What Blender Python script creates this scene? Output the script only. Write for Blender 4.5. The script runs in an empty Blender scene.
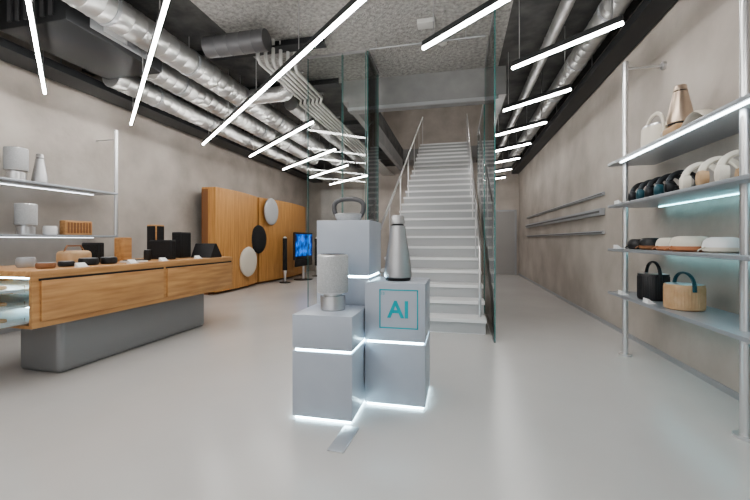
import bpy, bmesh, math, random
from mathutils import Vector, Matrix
random.seed(4)
scene = bpy.context.scene
scene.view_settings.look = 'AgX - Medium High Contrast'
scene.view_settings.exposure = 0.22

# ---------------------------------------------------------------- materials
def new_mat(name):
    m = bpy.data.materials.new(name); m.use_nodes = True
    nt = m.node_tree
    return m, nt, nt.nodes['Principled BSDF']

def plain(name, col, rough=0.5, metal=0.0, emis=None, estr=0.0, spec=0.5):
    m, nt, b = new_mat(name)
    b.inputs['Base Color'].default_value = (*col, 1)
    b.inputs['Roughness'].default_value = rough
    b.inputs['Metallic'].default_value = metal
    b.inputs['Specular IOR Level'].default_value = spec
    if emis:
        b.inputs['Emission Color'].default_value = (*emis, 1)
        b.inputs['Emission Strength'].default_value = estr
    return m

def noisy(name, c1, c2, scale=2.0, rough=0.7, bump=0.0, bscale=40, metal=0.0, stretch=(1,1,1), detail=6, lo=0.35, hi=0.65):
    m, nt, b = new_mat(name)
    tc = nt.nodes.new('ShaderNodeTexCoord'); mp = nt.nodes.new('ShaderNodeMapping')
    mp.inputs['Scale'].default_value = stretch
    nt.links.new(tc.outputs['Object'], mp.inputs['Vector'])
    n = nt.nodes.new('ShaderNodeTexNoise'); n.inputs['Scale'].default_value = scale; n.inputs['Detail'].default_value = detail
    nt.links.new(mp.outputs['Vector'], n.inputs['Vector'])
    r = nt.nodes.new('ShaderNodeValToRGB')
    r.color_ramp.elements[0].position = lo; r.color_ramp.elements[0].color = (*c1, 1)
    r.color_ramp.elements[1].position = hi; r.color_ramp.elements[1].color = (*c2, 1)
    nt.links.new(n.outputs['Fac'], r.inputs['Fac'])
    nt.links.new(r.outputs['Color'], b.inputs['Base Color'])
    b.inputs['Roughness'].default_value = rough
    b.inputs['Metallic'].default_value = metal
    if bump > 0:
        n2 = nt.nodes.new('ShaderNodeTexNoise'); n2.inputs['Scale'].default_value = bscale; n2.inputs['Detail'].default_value = 4
        nt.links.new(mp.outputs['Vector'], n2.inputs['Vector'])
        bp = nt.nodes.new('ShaderNodeBump'); bp.inputs['Strength'].default_value = bump; bp.inputs['Distance'].default_value = 0.02
        nt.links.new(n2.outputs['Fac'], bp.inputs['Height'])
        nt.links.new(bp.outputs['Normal'], b.inputs['Normal'])
    return m

def glassy(name, tint=(0.93, 0.97, 0.96), refl=0.9):
    m = bpy.data.materials.new(name); m.use_nodes = True
    nt = m.node_tree; nt.nodes.clear()
    o = nt.nodes.new('ShaderNodeOutputMaterial'); mx = nt.nodes.new('ShaderNodeMixShader')
    t = nt.nodes.new('ShaderNodeBsdfTransparent'); t.inputs['Color'].default_value = (*tint, 1)
    g = nt.nodes.new('ShaderNodeBsdfGlossy'); g.inputs['Roughness'].default_value = 0.01
    g.inputs['Color'].default_value = (refl, refl, refl, 1)
    f = nt.nodes.new('ShaderNodeFresnel'); f.inputs['IOR'].default_value = 1.45
    nt.links.new(f.outputs['Fac'], mx.inputs['Fac'])
    nt.links.new(t.outputs[0], mx.inputs[1]); nt.links.new(g.outputs[0], mx.inputs[2])
    nt.links.new(mx.outputs[0], o.inputs['Surface'])
    return m

M = {}
M['wall'] = noisy('plaster_taupe', (0.39,0.352,0.315), (0.54,0.495,0.452), 1.6, 0.75, 0.25, 9, 0, (1,1,1), 10, .3, .7)
M['floor'] = noisy('resin_floor', (0.57,0.555,0.54), (0.62,0.605,0.59), 0.7, 0.24, 0.02, 3)
M['concrete'] = noisy('sprayed_concrete', (0.25,0.245,0.235), (0.58,0.57,0.55), 20, 0.95, 1.0, 45, 0, (1,1,1), 12, .25, .75)
M['darkceil'] = noisy('dark_ceiling', (0.07,0.07,0.07), (0.13,0.128,0.125), 4, 0.9, 0.4, 15)
M['beam'] = noisy('grey_beam', (0.25,0.25,0.25), (0.31,0.31,0.305), 3, 0.6)
M['darkmetal'] = plain('dark_metal', (0.04,0.042,0.045), 0.45, 0.3)
M['duct'] = noisy('galvanised_duct', (0.48,0.48,0.475), (0.58,0.58,0.575), 5, 0.40, 0, 10, 0.8)
M['pipe'] = plain('white_pipe', (0.60,0.60,0.58), 0.45)
M['wood'] = noisy('oak', (0.43,0.22,0.09), (0.62,0.36,0.165), 3.0, 0.42, 0.05, 20, 0, (9,0.8,9), 8, 0.3, 0.7)
M['woodv'] = noisy('oak_vertical', (0.50,0.25,0.08), (0.68,0.37,0.145), 3.0, 0.45, 0.05, 20, 0, (8,8,0.5), 8, 0.3, 0.7)
M['white'] = plain('white_lacquer', (0.84,0.845,0.85), 0.4)
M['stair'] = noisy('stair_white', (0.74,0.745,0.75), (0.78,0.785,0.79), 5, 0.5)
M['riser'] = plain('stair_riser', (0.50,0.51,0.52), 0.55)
M['podium'] = noisy('podium_lacquer', (0.45,0.49,0.56), (0.49,0.53,0.60), 3, 0.32)
M['glow'] = plain('led_white', (1,1,1), 0.5, 0, (0.62,0.90,1.0), 16)
M['shelfled'] = plain('led_shelf', (1,1,1), 0.5, 0, (0.85,0.96,1.0), 9)
M['dimled'] = plain('led_shelf_dim', (1,1,1), 0.5, 0, (0.9,0.96,1.0), 4)
M['cyanled'] = plain('led_cool', (1,1,1), 0.5, 0, (0.40,0.90,1.0), 7)
M['tube'] = plain('ceiling_led', (1,1,1), 0.5, 0, (1.0,0.98,0.95), 37)
M['steel'] = plain('brushed_steel', (0.60,0.60,0.61), 0.3, 0.9)
M['greymetal'] = plain('grey_powdercoat', (0.42,0.43,0.45), 0.4, 0.3)
M['darkgrey'] = plain('graphite', (0.12,0.12,0.125), 0.45, 0.2)
M['plinth'] = plain('plinth_grey', (0.30,0.305,0.31), 0.4, 0.4)
M['shelf'] = plain('shelf_metal', (0.42,0.45,0.49), 0.35, 0.4)
M['alu'] = plain('aluminium', (0.72,0.72,0.73), 0.28, 0.85)
M['satin'] = plain('satin_aluminium', (0.50,0.50,0.51), 0.38, 0.8)
M['fabric'] = noisy('speaker_fabric', (0.46,0.47,0.48), (0.58,0.59,0.60), 120, 0.85, 0.3, 200)
M['black'] = plain('black_plastic', (0.015,0.015,0.017), 0.4)
M['blackfab'] = noisy('black_fabric', (0.012,0.012,0.013), (0.03,0.03,0.032), 90, 0.9)
M['tan'] = noisy('tan_leather', (0.50,0.33,0.19), (0.60,0.42,0.26), 10, 0.6)
M['cream'] = plain('cream', (0.72,0.67,0.58), 0.6)
M['bronze'] = plain('bronze', (0.62,0.50,0.40), 0.3, 0.8)
M['teal'] = plain('teal_print', (0.02,0.42,0.50), 0.5)
M['tealdark'] = plain('dark_teal', (0.015,0.07,0.09), 0.4)
M['glass'] = glassy('clear_glass', (.975,.987,.983), .8)
M['glassedge'] = plain('glass_edge', (0.06,0.20,0.19), 0.15)
M['paper'] = plain('label_white', (0.85,0.85,0.85), 0.5)
M['frost'] = plain('frosted_tray', (0.78,0.84,0.86), 0.3)
M['door'] = plain('door_grey', (0.38,0.37,0.36), 0.5)
M['brown'] = plain('brown_leather', (0.28,0.13,0.06), 0.5)
M['rust'] = plain('terracotta_leather', (0.52,0.22,0.11), 0.5)
def screen_mat():
    m, nt, b = new_mat('tv_screen')
    tc = nt.nodes.new('ShaderNodeTexCoord'); n = nt.nodes.new('ShaderNodeTexNoise'); n.inputs['Scale'].default_value = 4
    nt.links.new(tc.outputs['Object'], n.inputs['Vector'])
    r = nt.nodes.new('ShaderNodeValToRGB')
    r.color_ramp.elements[0].color = (0.0,0.01,0.10,1); r.color_ramp.elements[0].position = .4
    r.color_ramp.elements[1].color = (0.01,0.22,1.0,1); r.color_ramp.elements[1].position = .65
    nt.links.new(n.outputs['Fac'], r.inputs['Fac']); nt.links.new(r.outputs['Color'], b.inputs['Emission Color'])
    b.inputs['Emission Strength'].default_value = 1.1; b.inputs['Base Color'].default_value = (0,0,0,1)
    return m
M['screen'] = screen_mat()

# ---------------------------------------------------------------- builder
class Obj:
    def __init__(s, name):
        s.name = name; s.bm = bmesh.new(); s.mats = []
    def mi(s, mat):
        if mat not in s.mats: s.mats.append(mat)
        return s.mats.index(mat)
    def box(s, x0, x1, y0, y1, z0, z1, mat, bev=0.0, rz=0.0, seg=2):
        c = Vector(((x0+x1)/2, (y0+y1)/2, (z0+z1)/2))
        m = Matrix.Translation(c) @ Matrix.Rotation(rz, 4, 'Z') @ Matrix.Diagonal((abs(x1-x0), abs(y1-y0), abs(z1-z0), 1))
        r = bmesh.ops.create_cube(s.bm, size=1, matrix=m)
        i = s.mi(mat)
        fs = set(f for v in r['verts'] for f in v.link_faces)
        for f in fs: f.material_index = i
        if bev > 0:
            es = list(set(e for v in r['verts'] for e in v.link_edges))
            bmesh.ops.bevel(s.bm, geom=es, offset=bev, segments=seg, affect='EDGES', profile=0.5, material=i)
        return s
    def boxdir(s, p0, p1, w, z0, z1, mat, bev=0.0):
        p0 = Vector(p0); p1 = Vector(p1); d = p1-p0
        a = math.atan2(d.y, d.x); c = (p0+p1)/2; L = d.length
        return s.box(c.x-L/2, c.x+L/2, c.y-w/2, c.y+w/2, z0, z1, mat, bev, a)
    def sweep(s, pts, rad, mat, seg=16, cap=True, closed=False, sx=1.0, up=None):
        pts = [Vector(p) for p in pts]; n = len(pts)
        if not hasattr(rad, '__len__'): rad = [rad]*n
        i = s.mi(mat); rings = []
        prev = None
        for k in range(n):
            if closed: t = pts[(k+1) % n]-pts[k-1]
            else: t = pts[min(k+1, n-1)]-pts[max(k-1, 0)]
            t.normalize()
            if prev is None:
                ref = Vector(up) if up else (Vector((0,0,1)) if abs(t.z) < 0.9 else Vector((1,0,0)))
                a = ref.cross(t).normalized()
            else:
                a = (prev - t*prev.dot(t)).normalized()
            prev = a; b = t.cross(a)
            rings.append([s.bm.verts.new(pts[k]+(a*math.cos(2*math.pi*j/seg)*sx+b*math.sin(2*math.pi*j/seg))*rad[k]) for j in range(seg)])
        rng = range(n if closed else n-1)
        for k in rng:
            A = rings[k]; B = rings[(k+1) % n]
            for j in range(seg):
                f = s.bm.faces.new((A[j], A[(j+1)%seg], B[(j+1)%seg], B[j])); f.material_index = i
        if cap and not closed:
            for R in (rings[0][::-1], rings[-1]):
                f = s.bm.faces.new(R); f.material_index = i
        return s
    def cyl(s, p0, p1, r, mat, seg=24, r1=None):
        return s.sweep([p0, p1], [r, r if r1 is None else r1], mat, seg)
    def rev(s, prof, c, mat, seg=32, sx=1.0, sy=1.0):
        rings = []
        for p in prof:
            rings.append([s.bm.verts.new((c[0]+p[0]*sx*math.cos(2*math.pi*j/seg), c[1]+p[0]*sy*math.sin(2*math.pi*j/seg), c[2]+p[1])) for j in range(seg)])
        for k in range(len(prof)-1):
            mm = prof[k+1][2] if len(prof[k+1]) > 2 else mat
            i = s.mi(mm)
            for j in range(seg):
                f = s.bm.faces.new((rings[k][j], rings[k][(j+1)%seg], rings[k+1][(j+1)%seg], rings[k+1][j])); f.material_index = i
        f = s.bm.faces.new(rings[0][::-1]); f.material_index = s.mi(mat)
        f = s.bm.faces.new(rings[-1]); f.material_index = s.mi(prof[-1][2] if len(prof[-1]) > 2 else mat)
        return s
    def prism(s, poly, axis, a0, a1, mat):
        def mk(p, a):
            return {'x': (a, p[0], p[1]), 'y': (p[0], a, p[1]), 'z': (p[0], p[1], a)}[axis]
        i = s.mi(mat)
        A = [s.bm.verts.new(mk(p, a0)) for p in poly]; B = [s.bm.verts.new(mk(p, a1)) for p in poly]
        n = len(poly)
        for j in range(n):
            f = s.bm.faces.new((A[j], A[(j+1)%n], B[(j+1)%n], B[j])); f.material_index = i
        f = s.bm.faces.new(A[::-1]); f.material_index = i
        f = s.bm.faces.new(B); f.material_index = i
        return s
    def done(s, parent=None, smooth=True):
        bm = s.bm
        bmesh.ops.recalc_face_normals(bm, faces=bm.faces)
        if smooth:
            for f in bm.faces: f.smooth = True
            for e in bm.edges:
                if len(e.link_faces) == 2 and e.calc_face_angle(0) > math.radians(38): e.smooth = False
        xs = [v.co for v in bm.verts]
        lo = Vector([min(c[i] for c in xs) for i in range(3)]); hi = Vector([max(c[i] for c in xs) for i in range(3)])
        o = Vector(((lo.x+hi.x)/2, (lo.y+hi.y)/2, lo.z))
        bmesh.ops.translate(bm, verts=bm.verts, vec=-o)
        me = bpy.data.meshes.new(s.name); bm.to_mesh(me); bm.free()
        for m in s.mats: me.materials.append(M[m])
        ob = bpy.data.objects.new(s.name, me); ob.location = o
        scene.collection.objects.link(ob)
        if parent:
            ob.location = o - parent.location
            ob.parent = parent
        return ob

# ---------------------------------------------------------------- room shell
XL, XR, YB, YF, ZC = -5.7, 2.06, 13.6, -3.0, 3.95
Obj('floor').box(XL-.2, XR+.2, YF-.2, YB+.2, -0.2, 0, 'floor').done()
Obj('wall_left').box(XL-.2, XL, YF, YB, 0, ZC, 'wall').done()
Obj('wall_right').box(XR, XR+.2, YF, YB, 0, ZC, 'wall').done()
Obj('wall_back').box(XL-.2, XR+.2, YB, YB+.2, 0, ZC, 'wall').done()
w = Obj('wall_front')
w.box(XL-.2, XR+.2, YF-.2, YF, 3.2, ZC, 'wall').box(XL-.2, XL+.5, YF-.2, YF, 0, 3.2, 'wall').box(XR-.4, XR+.2, YF-.2, YF, 0, 3.2, 'wall')
w.done()
w = Obj('fill_window_1')  # unseen glazed shopfront, added to let soft fill light in behind the camera
for i in range(5):
    x = XL+.5+i*(XR-.4-XL-.5)/4
    w.box(x-.03, x+.03, YF-.13, YF-.07, 0, 3.2, 'darkmetal')
w.box(XL+.5, XR-.4, YF-.13, YF-.07, 0, .06, 'darkmetal').box(XL+.5, XR-.4, YF-.13, YF-.07, 3.14, 3.2, 'darkmetal')
w.box(XL+.5, XR-.4, YF-.105, YF-.095, .06, 3.14, 'glass')
w.done()
c = Obj('ceiling')
c.box(XL-.2, -3.0, YF-.2, YB+.2, ZC, ZC+.38, 'darkceil')
c.box(0.62, XR+.2, YF-.2, YB+.2, ZC, ZC+.38, 'darkceil')
c.box(-3.0, 0.62, YF-.2, 6.2, ZC, ZC+.38, 'concrete')
c.box(-3.0, -1.85, 6.2, YB+.2, ZC, ZC+.38, 'darkceil')
c.box(-1.85, .62, 12.7, 15.6, ZC, ZC+.38, 'beam')
c.done(smooth=False)
t = Obj('trim_1')   # stair void fascia beams
t.box(-1.85, .62, 6.14, 6.3, 3.42, ZC, 'beam').box(-1.97, -1.85, 6.14, 12.6, 3.6, ZC, 'beam').box(.62, .74, 6.14, 12.6, 3.5, ZC, 'beam')
t.box(-1.85, .62, 6.10, 6.14, 3.42, 3.47, 'greymetal')
t.done()
Obj('wall_upper_left').box(-3.3, -3.1, 6.2, 15.7, ZC+.38, 7.2, 'wall').done()
Obj('wall_upper_right').box(1.2, 1.4, 6.2, 15.7, ZC+.38, 7.2, 'wall').done()
Obj('wall_upper_back').box(-3.3, 1.4, 15.6, 15.8, ZC, 7.2, 'wall').done()
Obj('wall_upper_front').box(-3.3, 1.4, 6.0, 6.2, ZC+.38, 7.2, 'wall').done()
Obj('ceiling_upper').box(-3.3, 1.4, 6.0, 15.8, 7.2, 7.3, 'concrete').done()
b = Obj('baseboard_right'); b.box(XR-.015, XR, YF, YB, 0, .05, 'greymetal'); b.done()
b = Obj('baseboard_left'); b.box(XL, XL+.015, YF, YB, 0, .05, 'greymetal'); b.done()
d = Obj('door_1')
YD = YB-.001
d.box(1.02, 1.08, YD-.05, YD, 0, 2.25, 'greymetal').box(1.92, 1.98, YD-.05, YD, 0, 2.25, 'greymetal').box(1.02, 1.98, YD-.05, YD, 2.19, 2.25, 'greymetal')
d.box(1.08, 1.92, YD-.035, YD, 0.005, 2.19, 'door').cyl((1.16, YD-.09, 1.05), (1.28, YD-.09, 1.05), .012, 'steel').cyl((1.17, YD-.1, 1.05), (1.17, YD-.03, 1.05), .012, 'steel')
d.done()

# ---------------------------------------------------------------- staircase
SX0, SX1, SY0, N, RISE, RUN = -1.20, .34, 4.87, 24, .1804, .318
st = Obj('staircase')
poly = [(SY0, 0)]
for i in range(N):
    poly.append((SY0+i*RUN, (i+1)*RISE)); poly.append((SY0+(i+1)*RUN, (i+1)*RISE))
yend = SY0+N*RUN
poly.append((yend, N*RISE-.35)); poly.append((SY0+.55, 0))
st.prism(poly, 'x', SX0, SX1, 'stair')
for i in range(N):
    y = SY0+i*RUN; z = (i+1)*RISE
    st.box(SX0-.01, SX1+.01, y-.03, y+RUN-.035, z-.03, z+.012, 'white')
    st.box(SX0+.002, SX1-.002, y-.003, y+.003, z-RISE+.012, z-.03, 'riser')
st.done(smooth=False)
def rail(x, name):
    r = Obj(name); sl = RISE/RUN
    def zz(y): return (y-SY0)*sl
    y0, y1 = SY0+.15, SY0+N*RUN-.2
    r.sweep([(x, y0, RISE+.012), (x, y0, zz(y0)+1.0), (x, y0+.05, zz(y0)+1.07), (x, y1, zz(y1)+1.05)], .019, 'alu', 12)
    for k in range(1, 7):
        y = y0+k*(y1-y0)/6
        stp = math.floor((y-SY0)/RUN)+1
        r.cyl((x, y, stp*RISE+.012), (x, y, zz(y)+1.05), .012, 'alu', 10)
    r.done()
rail(SX0+.06, 'stair_handrail'); rail(SX1-.06, 'stair_handrail')

def glasspanel(name, p0, p1, z0, z1):
    g = Obj(name); p0 = Vector((*p0, 0)); p1 = Vector((*p1, 0)); d = (p1-p0).normalized()
    g.boxdir(p0+d*.006, p1-d*.006, .012, z0, z1, 'glass')
    g.boxdir(p0, p0+d*.006, .014, z0, z1, 'glassedge'); g.boxdir(p1-d*.006, p1, .014, z0, z1, 'glassedge')
    g.boxdir(p0, p1, .03, z0, z0+.03, 'steel'); g.boxdir(p0, p1, .03, z1-.03, z1, 'steel')
    g.done()
glasspanel('glass_partition', (.42, 4.52), (.42, 6.1), 0, ZC)
glasspanel('glass_partition', (.42, 6.32), (.42, 8.3), 0, 3.5)
glasspanel('glass_partition', (-2.2, 5.2), (-1.66, 5.2), 0, ZC)
glasspanel('glass_partition', (-1.65, 5.2), (-1.30, 5.2), 0, ZC)
glasspanel('glass_partition', (-1.28, 5.22), (-1.28, 5.95), 0, ZC)

# ---------------------------------------------------------------- ceiling services
def duct(name, pts, r, mat='duct'):
    o = Obj(name); P = []; R = []
    cur = [Vector(p) for p in pts]
    path = [cur[0]]
    for i in range(1, len(cur)-1):
        a, b_, c_ = cur[i-1], cur[i], cur[i+1]
        ra = min(r*1.9, (b_-a).length*.45, (c_-b_).length*.45)
        s0 = b_+(a-b_).normalized()*ra; s1 = b_+(c_-b_).normalized()*ra
        for t_ in range(7):
            u = t_/6; path.append(s0.lerp(b_, u).lerp(b_.lerp(s1, u), u))
    path.append(cur[-1])
    for i in range(len(path)-1):
        L = (path[i+1]-path[i]).length; d_ = (path[i+1]-path[i]).normalized()
        n = max(1, int(L/.16))
        for k in range(n):
            q = path[i]+d_*(k*L/n)
            P += [q, q+d_*.012, q+d_*.024]; R += [r, r*1.035, r]
    P.append(path[-1]); R.append(r)
    o.sweep(P, R, mat, 24)
    for i in range(len(cur)-1):
        L = (cur[i+1]-cur[i]).length
        if L > 1.2 and abs(cur[i+1].z-cur[i].z) < .3:
            for k in range(int(L/1.2)):
                q = cur[i].lerp(cur[i+1], (k+.6)/(int(L/1.2)+.2))
                o.cyl((q.x, q.y, q.z+r*.95), (q.x, q.y, ZC), .008, 'steel', 6)
                dd = (cur[i+1]-cur[i]).normalized()*.02
                o.cyl(q-dd, q+dd, r*1.06, 'greymetal', 24)
    return o.done()
duct('ventilation_duct', [(-4.75, 4.25, 3.5), (-4.75, 13.5, 3.5)], .15)
duct('ventilation_duct', [(-4.25, 4.25, 3.64), (-4.25, 10.5, 3.64)], .17)
duct('ventilation_duct', [(-3.55, 1.2, 3.6), (-3.55, 13.5, 3.6)], .17)
duct('ventilation_duct', [(-2.72, 5.6, 3.88), (-2.72, 5.6, 3.6), (-3.35, 5.6, 3.6)], .12)
duct('ventilation_duct', [(-3.05, 6.4, 3.75), (-3.05, 13.5, 3.75)], .13)
duct('ventilation_duct', [(1.62, -1, 3.70), (1.62, 13.5, 3.70)], .13)
duct('ventilation_duct', [(1.15, 1.0, 3.76), (1.15, 13.5, 3.76)], .07)
duct('exhaust_fan_duct', [(-3.2, 4.25, 3.72), (-2.35, 4.25, 3.72)], .13, 'darkgrey')
a = Obj('air_conditioning_unit')
a.box(-4.75, -3.85, 2.95, 4.2, 3.42, 3.82, 'darkmetal', .02)
a.box(-4.05, -3.843, 3.2, 3.95, 3.48, 3.76, 'greymetal', .01)
a.box(-3.845, -3.838, 3.35, 3.65, 3.52, 3.66, 'paper')
for k in range(6): a.box(-4.6+k*.11, -4.55+k*.11, 2.93, 2.96, 3.48, 3.76, 'darkgrey')
for x in (-4.7, -3.9):
    for y in (3.0, 4.15): a.cyl((x, y, 3.8), (x, y, ZC-.002), .01, 'steel', 6)
a.done()
p = Obj('conduit_pipe_bundle')
for k in range(6):
    x = -2.62+.075*k; yy = 4.5+.07*k
    p.sweep([(x, yy, ZC-.003), (x, yy, 3.66), (x, yy+.06, 3.60), (x, 5.9, 3.60), (x-.1, 6.1, 3.6), (x-.1, 13.5, 3.60)], .024, 'pipe', 10)
for y in (5.0, 5.8, 7.0, 9.0, 11):
    xo = 0 if y < 6 else -.1
    p.box(-2.70+xo, -2.18+xo, y-.02, y+.02, 3.625, 3.645, 'steel'); p.cyl((-2.66+xo, y, 3.64), (-2.66+xo, y, ZC-.003), .008, 'steel', 6)
p.done()
def tray(x0, x1, z):
    ct = Obj('cable_tray')
    ct.box(x0, x1, -1, 13.5, z, z+.02, 'darkmetal').box(x0, x0+.02, -1, 13.5, z+.02, z+.1, 'darkmetal').box(x1-.02, x1, -1, 13.5, z+.02, z+.1, 'darkmetal')
    for k in range(3): ct.cyl((x0+.06+k*.06, -1, z+.045), (x0+.06+k*.06, 13.5, z+.045), .02, 'black', 8)
    for y in (0, 2, 4, 6, 8, 10, 12): ct.cyl(((x0+x1)/2, y, z+.01), ((x0+x1)/2, y, ZC-.002), .01, 'steel', 6)
    ct.done()
tray(-5.5, -5.1, 3.42); tray(1.80, 2.04, 3.48)
s_ = Obj('steel_overhead_beam')
for y in (3.3, 4.7, 6.0, 8.2, 10.8):
    x1 = -1.98 if y > 5.5 else -1.75
    s_.box(XL, x1, y-.09, y+.09, 3.83, 3.85, 'darkmetal').box(XL, x1, y-.01, y+.01, 3.85, ZC, 'darkmetal')
s_.done()
sp = Obj('smoke_detector'); sp.rev([(.03, -.05), (.06, -.035), (.065, 0)], (-.2, 5.2, ZC), 'pipe', 20); sp.done()
sp = Obj('junction_box'); sp.box(-.5, -.28, 4.6, 4.75, ZC-.06, ZC, 'pipe', .008); sp.done()
pp = Obj('sprinkler_pipe')
pp.sweep([(-1.2, 5.0, 3.85), (.35, 5.0, 3.85)], .013, 'greymetal', 10)
for x in (-1.1, 0.1): pp.cyl((x, 5.0, 3.85), (x, 5.0, ZC-.002), .008, 'steel', 6)
pp.done()

ZL = 3.1
def strip(p0, p1, z=ZL, zc=ZC):
    o = Obj('linear_pendant_light')
    p0 = Vector((*p0, 0)); p1 = Vector((*p1, 0))
    o.boxdir(p0, p1, .027, z, z+.026, 'tube')
    o.boxdir(p0, p1, .036, z+.026, z+.08, 'darkmetal')
    L = (p1-p0).length; n = max(2, int(L/1.5)+1)
    for k in range(n):
        q = p0.lerp(p1, .08+.84*k/(n-1))
        o.cyl((q.x, q.y, z+.07), (q.x, q.y, zc-.001), .005, 'steel', 6)
    o.done()
dx, dy = .761, -.649
def sd(p, L): strip(p, (p[0]+dx*L, p[1]+dy*L))
strip((-5.25, 3.76), (-2.1, 1.30)); sd((-5.27, 5.08), 5.5); sd((-4.98, 6.47), 6.2)
strip((-4.65, 7.64), (-2.3, 5.64)); strip((-4.63, 9.25), (-2.53, 7.44)); strip((-4.4, 10.6), (-2.76, 9.1)); strip((-4.3, 12.1), (-2.6, 10.65))
strip((-.34, 3.71), (1.0, 2.57)); strip((.59, 4.36), (1.42, 3.66))
for k in range(6): strip((.66, 5.76+k*1.35), (1.40, 5.13+k*1.35))
sd((-4.6, 1.6), 4.0); sd((-4.4, -.2), 2.6); sd((-.9, .9), 3.2); sd((-1.6, -.6), 3.0)  # extra out-of-view strips, added to even out light on the near floor
for y in (7.6, 10.0, 12.4): strip((-1.9, y+.9), (.6, y-.7), 6.75, 7.2)  # strips added out of view above to brighten the stair void

# ---------------------------------------------------------------- centre podiums
def podium(x0, x1, y0, y1, levels):
    o = Obj('display_podium'); z = 0.0
    for h in levels:
        o.box(x0+.016, x1-.016, y0+.016, y1-.016, z, z+.018, 'glow')
        o.box(x0, x1, y0, y1, z+.018, z+h, 'podium', .004)
        z += h
    return o.done()
podium(-1.09, -.67, 2.31, 2.74, [.455, .245])
pA = podium(-.665, -.225, 2.62, 3.06, [.455, .435])
podium(-1.10, -.668, 2.78, 3.22, [.455, .45, .45])
lg = Obj('logo_frame'); X0, X1, Z0, Z1, YY = -.555, -.275, .565, .845, 2.617
for bx in ((X0, X1, Z0, Z0+.008), (X0, X1, Z1-.008, Z1), (X0, X0+.008, Z0, Z1), (X1-.008, X1, Z0, Z1)):
    lg.box(bx[0], bx[1], YY, YY+.004, bx[2], bx[3], 'teal')
lg.done(parent=pA)
def text(body, size, x, z, name, off):
    cu = bpy.data.curves.new(name, 'FONT'); cu.body = body; cu.size = size; cu.extrude = .001; cu.offset = off
    cu.align_x = 'CENTER'
    t = bpy.data.objects.new(name, cu); scene.collection.objects.link(t)
    bpy.context.view_layer.update()
    me = bpy.data.meshes.new_from_object(t.evaluated_get(bpy.context.evaluated_depsgraph_get()))
    bpy.data.objects.remove(t)
    ob = bpy.data.objects.new(name, me); me.materials.clear(); me.materials.append(M['teal'])
    scene.collection.objects.link(ob)
    ob.parent = pA; ob.location = Vector((x, YY+.001, z))-pA.location; ob.rotation_euler = (math.pi/2, 0, 0)
text('AI', .17, -.415, .645, 'logo_text', .004); text('13', .028, -.53, .805, 'logo_number', 0)

def drum_speaker(x, y, z, s=1.0):
    o = Obj('cylinder_speaker')
    o.rev([(.085*s, 0), (.09*s, .006*s), (.09*s, .10*s), (.065*s, .102*s), (.065*s, .118*s), (.108*s, .122*s, 'alu'), (.112*s, .13*s, 'alu'),
           (.112*s, .385*s, 'fabric'), (.106*s, .395*s, 'alu'), (.098*s, .398*s, 'alu'), (.09*s, .392*s, 'black')], (x, y, z), 'alu', 40)
    o.done()
def cone_speaker(x, y, z, s=1.0, mat='satin', w=1.0):
    o = Obj('cone_speaker'); q = s*w
    o.rev([(.095*q, 0, 'black'), (.098*q, .01*s, 'black'), (.098*q, .022*s, 'black'), (.107*q, .028*s), (.106*q, .06*s), (.10*q, .12*s), (.085*q, .22*s), (.064*q, .36*s), (.056*q, .42*s),
           (.044*q, .424*s, 'black'), (.044*q, .432*s, 'black'), (.054*q, .436*s), (.049*q, .49*s), (.042*q, .50*s), (.02*q, .496*s, 'black')], (x, y, z), mat, 48)
    o.done()
drum_speaker(-.885, 2.55, .70)
cone_speaker(-.455, 2.84, .89)
def handle_speaker(x, y, z, s, body, strap, hb=1.0, rz=0):
    o = Obj('portable_handle_speaker')
    sx, sy = (1, .6) if not rz else (.6, 1)
    o.rev([(.11*s, 0), (.13*s, .01*s), (.135*s, .05*s*hb), (.13*s, .10*s*hb), (.115*s, .11*s*hb, 'alu')], (x, y, z), body, 40, sx, sy)
    pts = []
    for k in range(21):
        a_ = math.pi*k/20; q = -math.cos(a_)*.14*s
        pts.append((x+(0 if rz else q), y+(q if rz else 0), z+.055*s*hb+math.sin(a_)**.6*(.09+.055*hb)*s))
    o.sweep(pts, .010*s, strap, 8, sx=1.6)
    for sg in (-1, 1):
        if rz: o.cyl((x, y+sg*.125*s, z+.055*s*hb), (x, y+sg*.15*s, z+.055*s*hb), .02*s, 'alu', 16)
        else: o.cyl((x+sg*.125*s, y, z+.055*s*hb), (x+sg*.15*s, y, z+.055*s*hb), .02*s, 'alu', 16)
    o.done()
# loop shaped speaker on the tall podium
o = Obj('ring_shaped_speaker')
rx, rz_, zc_ = .128, .085, 1.355+.105
loop = []
for k in range(40):
    a_ = 2*math.pi*k/40; ca, sa = math.cos(a_), math.sin(a_)
    sq = 1/((abs(ca)**2.6+abs(sa)**2.6)**(1/2.6))
    loop.append((-.9+rx*ca*sq*(1.0+.10*sa), 3.0, zc_+rz_*sa*sq))
o.sweep(loop, .020, 'darkgrey', 12, closed=True, up=(0, 1, 0))
o.rev([(.085, 0), (.10, .008), (.12, .05), (.122, .062), (.10, .07, 'alu')], (-.9, 3.0, 1.355), 'fabric', 40, 1, .62)
o.done()
fp = Obj('floor_cable_cover'); fp.box(-.72, -.62, 1.99, 2.28, 0, .008, 'alu', .003, -.05); fp.done()

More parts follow.
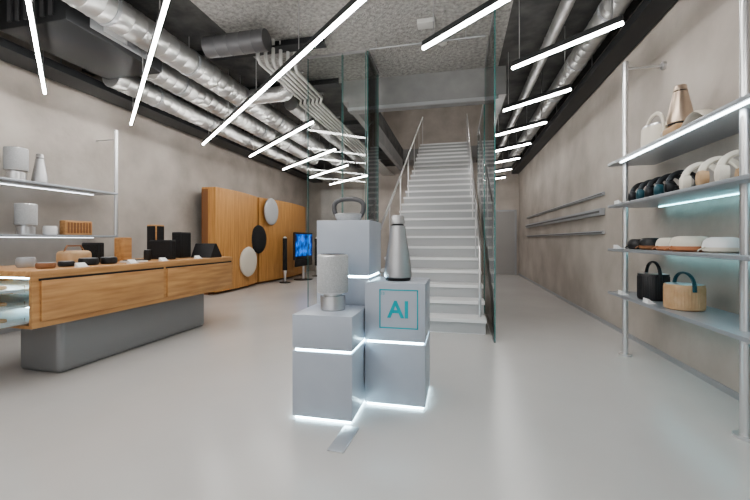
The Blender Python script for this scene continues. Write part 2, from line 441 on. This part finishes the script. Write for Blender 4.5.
# ---------------------------------------------------------------- left counter
c = Obj('display_counter')
CX0, CX1, CY0, CY1, ZB, ZT = -4.3, -3.3, 2.27, 4.95, .49, .95
c.box(CX0, CX1, CY0, CY1, ZT-.05, ZT, 'wood', .004)
c.box(CX0, CX1, CY0, CY1, ZB, ZB+.025, 'wood')
c.box(CX1-.03, CX1, CY0, CY1, ZB+.025, ZT-.05, 'wood')
c.box(CX0, CX0+.03, CY0, CY1, ZB+.025, ZT-.05, 'wood')
c.box(CX0+.03, CX1-.03, CY1-.03, CY1, ZB+.025, ZT-.05, 'wood')
c.box(CX0+.03, CX1-.03, CY0+.5, CY0+.53, ZB+.025, ZT-.05, 'white')
ym = (CY0+CY1)/2+.02
for (a0, a1) in ((CY0+.06, ym-.03), (ym+.03, CY1-.05)):
    c.box(CX1-.002, CX1+.018, a0, a1, ZB+.05, ZT-.08, 'wood', .003)
    c.box(CX1-.001, CX1+.006, a0-.012, a1+.012, ZT-.08, ZT-.062, 'black')
for zz_ in (.79, .66, .53):
    c.box(CX0+.05, CX1-.07, CY0-.28, CY0+.46, zz_, zz_+.02, 'frost', .004)
    c.box(CX0+.05, CX1-.07, CY0-.288, CY0-.278, zz_-.004, zz_+.05, 'glass')
    c.box(CX1-.078, CX1-.068, CY0-.28, CY0-.002, zz_-.004, zz_+.05, 'glass')
    for k in range(4): c.box(CX0+.12+k*.2, CX0+.24+k*.2, CY0-.2, CY0-.06, zz_+.021, zz_+.05, 'tan' if k % 2 else 'darkgrey', .01)
c.box(CX0+.03, CX1-.03, CY0+.03, CY0+.05, ZT-.065, ZT-.052, 'glow')
c.box(CX0+.03, CX1-.03, CY0+.48, CY0+.498, ZB+.05, ZB+.06, 'glow')
c.box(-3.95, -3.46, 2.6, 4.55, 0, ZB, 'plinth', .05, 0, 4)
c.done()
def label(x, y, z):
    o = Obj('price_label'); o.box(x-.03, x+.03, y-.05, y+.05, z, z+.006, 'paper')
    o.prism([(x-.028, z+.006), (x+.02, z+.006), (x-.022, z+.04), (x-.028, z+.04)], 'y', y-.045, y+.045, 'paper'); o.done()
for x, y in ((-3.4, 2.75), (-3.4, 3.3), (-3.42, 3.75), (-3.42, 4.35)): label(x, y, ZT)
o = Obj('leather_pouch_speaker'); o.box(-4.0, -3.8, 2.95, 3.2, ZT, ZT+.14, 'tan', .04, 0, 4); o.sweep([(-3.9, 2.97, ZT+.13), (-3.9, 3.0, ZT+.19), (-3.9, 3.14, ZT+.19), (-3.9, 3.18, ZT+.13)], .008, 'brown', 8); o.done()
def puck(x, y, z, r, h, mat, nm='round_portable_speaker'):
    o = Obj(nm); o.rev([(r*.85, 0), (r, h*.2), (r, h*.75), (r*.9, h), (r*.75, h*1.02, 'greymetal')], (x, y, z), mat, 32); o.done()
puck(-3.55, 2.55, ZT, .07, .05, 'brown'); puck(-3.62, 2.78, ZT, .065, .05, 'black'); puck(-3.6, 2.98, ZT, .085, .07, 'black'); puck(-3.6, 3.2, ZT, .075, .07, 'black')
puck(-3.85, 2.6, ZT, .07, .09, 'greymetal')
def blockspk(x0, x1, y0, y1, h, body, front, nm):
    o = Obj(nm); o.box(x0, x1, y0, y1, ZT, ZT+h, body, .01).box(x1-.002, x1+.006, y0+.015, y1-.015, ZT+.02, ZT+h-.02, front).box(x0+.01, x1-.01, y0-.006, y0+.002, ZT+.02, ZT+h-.02, front); o.done()
blockspk(-3.92, -3.80, 3.55, 3.68, .28, 'wood', 'wood', 'wooden_block_speaker')
blockspk(-4.15, -4.0, 4.25, 4.40, .46, 'wood', 'blackfab', 'wooden_block_speaker')
blockspk(-3.92, -3.58, 4.05, 4.13, .25, 'black', 'blackfab', 'book_shaped_speaker')
blockspk(-3.9, -3.75, 4.42, 4.62, .36, 'black', 'blackfab', 'book_shaped_speaker')
blockspk(-4.16, -3.92, 3.36, 3.43, .22, 'black', 'blackfab', 'book_shaped_speaker')
o = Obj('flat_panel_speaker'); o.prism([(4.55, ZT), (4.80, ZT), (4.80, ZT+.02), (4.68, ZT+.20), (4.65, ZT+.20)], 'x', -3.70, -3.38, 'black'); o.done()
o = Obj('jewellery_tray'); o.box(-3.66, -3.46, 3.38, 3.56, ZT, ZT+.02, 'white', .004).box(-3.64, -3.48, 3.40, 3.54, ZT+.02, ZT+.03, 'black'); o.done()
puck(-3.7, 3.80, ZT, .04, .13, 'black', 'cylindrical_mini_speaker')

# ---------------------------------------------------------------- left wall shelving
s = Obj('metal_shelving_unit')
for y in (4.85, 2.2, -.2):
    s.cyl((-5.32, y, 0), (-5.32, y, 2.95), .028, 'alu', 16); s.cyl((-5.32, y, 0), (-5.32, y, .02), .06, 'alu', 20)
    s.cyl((-5.32, y, 2.8), (XL, y, 2.8), .012, 'alu', 10)
for z in (.62, 1.27, 1.94):
    s.box(-5.66, -5.22, -.4, 4.80, z-.03, z, 'shelf', .004)
    if z > 1: s.box(-5.6, -5.58, -.4, 4.7, z-.038, z-.031, 'dimled')
s.done()
drum_speaker(-5.42, 3.55, 1.94, 1.05); cone_speaker(-5.42, 3.82, 1.94, .80)
drum_speaker(-5.42, 3.66, 1.27, 1.0); drum_speaker(-5.42, 3.1, 1.27, .9)
puck(-5.42, 3.95, 1.27, .08, .12, 'white')
o = Obj('wooden_radio_speaker'); o.box(-5.5, -5.38, 4.12, 4.52, 1.27, 1.48, 'wood', .02, 0, 3)
for k in range(8): o.box(-5.382, -5.372, 4.15+k*.045, 4.17+k*.045, 1.30, 1.45, 'brown')
o.done()

# ---------------------------------------------------------------- curved timber wall with disc speakers
def wx(y): return -5.28+.17*math.sin((y-6.4)/2.65*math.pi) if y < 9.05 else -5.28+.17*math.sin((y-9.05)/3.2*math.pi)
o = Obj('curved_timber_panel')
def curvepanel(y0, y1, n):
    ys = [y0+(y1-y0)*k/n for k in range(n+1)]
    for k in range(n):
        ya, yb = ys[k]+.0035, ys[k+1]-.0035
        o.prism([(wx(ya), ya), (wx(yb), yb), (-5.5, yb), (-5.5, ya)], 'z', .06, 2.36, 'woodv')
    o.prism([(-5.34, y0), (-5.34, y1), (-5.5, y1), (-5.5, y0)], 'z', 0, 2.32, 'brown')
curvepanel(7.1, 9.04, 24); curvepanel(9.12, 12.3, 34)
o.done(smooth=False)
def disc(y, z, r, mat):
    o = Obj('round_disc_speaker'); x = wx(y)
    rad = []; pts = []
    for k, (dd, rr) in enumerate(((0, .3), (.05, .32), (.06, .95), (.09, 1.0), (.11, .97), (.13, .88), (.14, .6), (.143, .05))):
        pts.append((x-.03+dd, y, z)); rad.append(r*rr)
    o.sweep(pts, rad, mat, 40)
    o.done()
disc(9.55, 2.0, .38, 'fabric'); disc(9.0, 1.22, .38, 'blackfab'); disc(8.3, .66, .37, 'cream')
tv = Obj('television_on_stand')
tv.box(-4.62, -4.56, 9.85, 11.15, .62, 1.42, 'black', .01, .0).box(-4.562, -4.552, 9.9, 11.1, .72, 1.37, 'screen')
tv.box(-4.60, -4.54, 9.9, 11.1, .42, .62, 'blackfab', .01).cyl((-4.59, 10.5, 0.02), (-4.59, 10.5, .45), .04, 'alu').rev([(.28, 0), (.28, .02), (.05, .03)], (-4.59, 10.5, 0), 'black')
tv.done()
def column(x, y):
    o = Obj('floor_column_speaker'); o.rev([(.15, 0), (.15, .02), (.03, .04), (.035, .2, 'alu'), (.06, .35, 'alu'), (.06, 1.25, 'blackfab'), (.03, 1.3, 'alu')], (x, y, 0), 'black'); o.done()
column(-4.75, 9.6); column(-4.6, 11.6)

# ---------------------------------------------------------------- right wall rails
o = Obj('mounted_slat_rail')
for z, h, d_ in ((1.87, .05, .04), (1.61, .10, .07), (1.31, .05, .04)):
    o.box(XR-d_, XR, 5.9, 11.9, z-h/2, z+h/2, 'greymetal', .004)
    o.box(XR-d_-.004, XR-d_+.002, 5.92, 11.88, z-h*.15, z+h*.15, 'darkgrey')
o.done()

# ---------------------------------------------------------------- right shelving
s = Obj('metal_shelving_unit')
for y in (4.33, 2.68, .3):
    s.cyl((1.70, y, 0), (1.70, y, 3.05), .027, 'alu', 18); s.cyl((1.70, y, 0), (1.70, y, .02), .06, 'alu', 24)
    s.cyl((1.70, y, 2.98), (XR-.02, y, 2.98), .011, 'alu', 10); s.cyl((XR-.03, y, 2.98), (XR, y, 2.98), .04, 'alu', 18)
SH = (2.02, 1.57, 1.11, .65)
for z in SH:
    s.box(1.58, 2.03, 0, 4.46, z-.028, z, 'shelf', .003)
s.box(1.60, 1.620, .1, 4.2, SH[0]-.040, SH[0]-.029, 'shelfled')
for z in SH[1:]: s.box(1.99, 2.002, .1, 4.3, z-.037, z-.029, 'cyanled')
s.done()
handle_speaker(1.78, 3.92, SH[0], 1.15, 'cream', 'cream', 1.9, 1)
o = Obj('arched_wooden_stand')
o.box(1.70, 1.90, 3.42, 3.68, SH[0], SH[0]+.05, 'cream', .02, 0, 3).box(1.71, 1.89, 3.44, 3.66, SH[0]+.05, SH[0]+.13, 'tan', .03, 0, 3)
o.sweep([(1.8, 3.10+.36*k/16, SH[0]+.02+.13*math.sin(math.pi*(.05+.9*k/16))) for k in range(17)], .016, 'cream', 10, sx=4)
o.done()
cone_speaker(1.80, 3.55, SH[0]+.13, .66, 'bronze', 1.35)
def headphones(x, y, z, mat, mat2, rz=0.3, s=1.0):
    o = Obj('over_ear_headphones')
    c_, s_ = math.cos(rz), math.sin(rz)
    def T(a, b, h): return (x+a*c_-b*s_, y+a*s_+b*c_, z+h)
    pts = [T(.0+.07*math.sin(math.pi*k/18)*s, math.cos(math.pi*k/18)*.085*s, .045*s+math.sin(math.pi*k/18)*.115*s) for k in range(19)]
    o.sweep(pts, .012*s, mat2, 8, sx=1.6)
    for sg in (-1, 1):
        P = [T(.0, sg*.105*s, .048*s), T(0, sg*.095*s, .048*s), T(0, sg*.08*s, .048*s), T(0, sg*.055*s, .048*s)]
        o.sweep(P, [.03*s, .044*s, .047*s, .04*s], mat, 20)
    o.done()
for k in range(5): headphones(1.78, 4.12-k*.165, SH[1], 'black' if k not in (1, 3) else 'tealdark', 'black', 1.25, 1.2)
for k in range(3): headphones(1.78, 3.22-k*.20, SH[1], 'cream' if k != 1 else 'tan', 'cream', 1.2, 1.3)
def rcase(x, y, z, r, h, mat, mat2):
    o = Obj('round_portable_speaker')
    o.rev([(r*.8, 0), (r*.97, h*.12), (r, h*.35), (r*1.0, h*.5, mat2), (r*.93, h*.75, mat2), (r*.75, h*.95, mat2), (r*.5, h, mat2)], (x, y, z), mat, 32)
    o.sweep([(x-r*.9, y-.1*r, z+h*.4), (x-r*1.25, y, z+h*.2), (x-r*1.3, y+.1*r, z+.01)], .005, mat, 6)
    o.done()
rcase(1.74, 4.15, SH[2], .085, .10, 'black', 'black'); rcase(1.76, 3.93, SH[2], .10, .11, 'brown', 'black')
rcase(1.76, 3.62, SH[2], .10, .11, 'rust', 'cream'); rcase(1.76, 3.34, SH[2], .13, .12, 'rust', 'cream'); rcase(1.80, 3.05, SH[2], .11, .11, 'cream', 'white')
def bucket(x, y, z, r, h, mat, strap):
    o = Obj('bucket_shaped_speaker')
    o.rev([(r*.92, 0), (r, .008), (r, h*.97), (r*.96, h), (r*.8, h, 'alu')], (x, y, z), mat, 40)
    for k in range(40):
        a_ = 2*math.pi*k/40
        o.cyl((x+r*math.cos(a_), y+r*math.sin(a_), z+.02), (x+r*math.cos(a_), y+r*math.sin(a_), z+h*.9), .003, mat, 6)
    pts = [(x, y-math.cos(math.pi*k/20)*r*1.06, z+h*.75+math.sin(math.pi*k/20)**.7*h*.70) for k in range(21)]
    o.sweep(pts, .009, strap, 8, sx=1.7, up=(0,0,1)); o.done()
bucket(1.76, 3.90, SH[3], .12, .24, 'black', 'black'); bucket(1.76, 3.42, SH[3], .13, .20, 'tan', 'tealdark')
for z, y in ((SH[3], 4.2), (SH[3], 3.68), (SH[2], 4.32), (SH[1], 4.3)): label(1.63, y, z)

# ---------------------------------------------------------------- world + camera
wd = bpy.data.worlds.new('world'); scene.world = wd; wd.use_nodes = True
wd.node_tree.nodes['Background'].inputs['Color'].default_value = (0.98, 0.98, 1.0, 1)
wd.node_tree.nodes['Background'].inputs['Strength'].default_value = 1.0
cam = bpy.data.cameras.new('camera'); co = bpy.data.objects.new('camera', cam); scene.collection.objects.link(co)
cam.sensor_width = 36; cam.lens = 370/750*36; cam.shift_y = -10/750
co.location = (0, 0, 1.2); co.rotation_euler = (math.pi/2, 0, math.atan(83/370))
cam.clip_start = .05
scene.camera = co
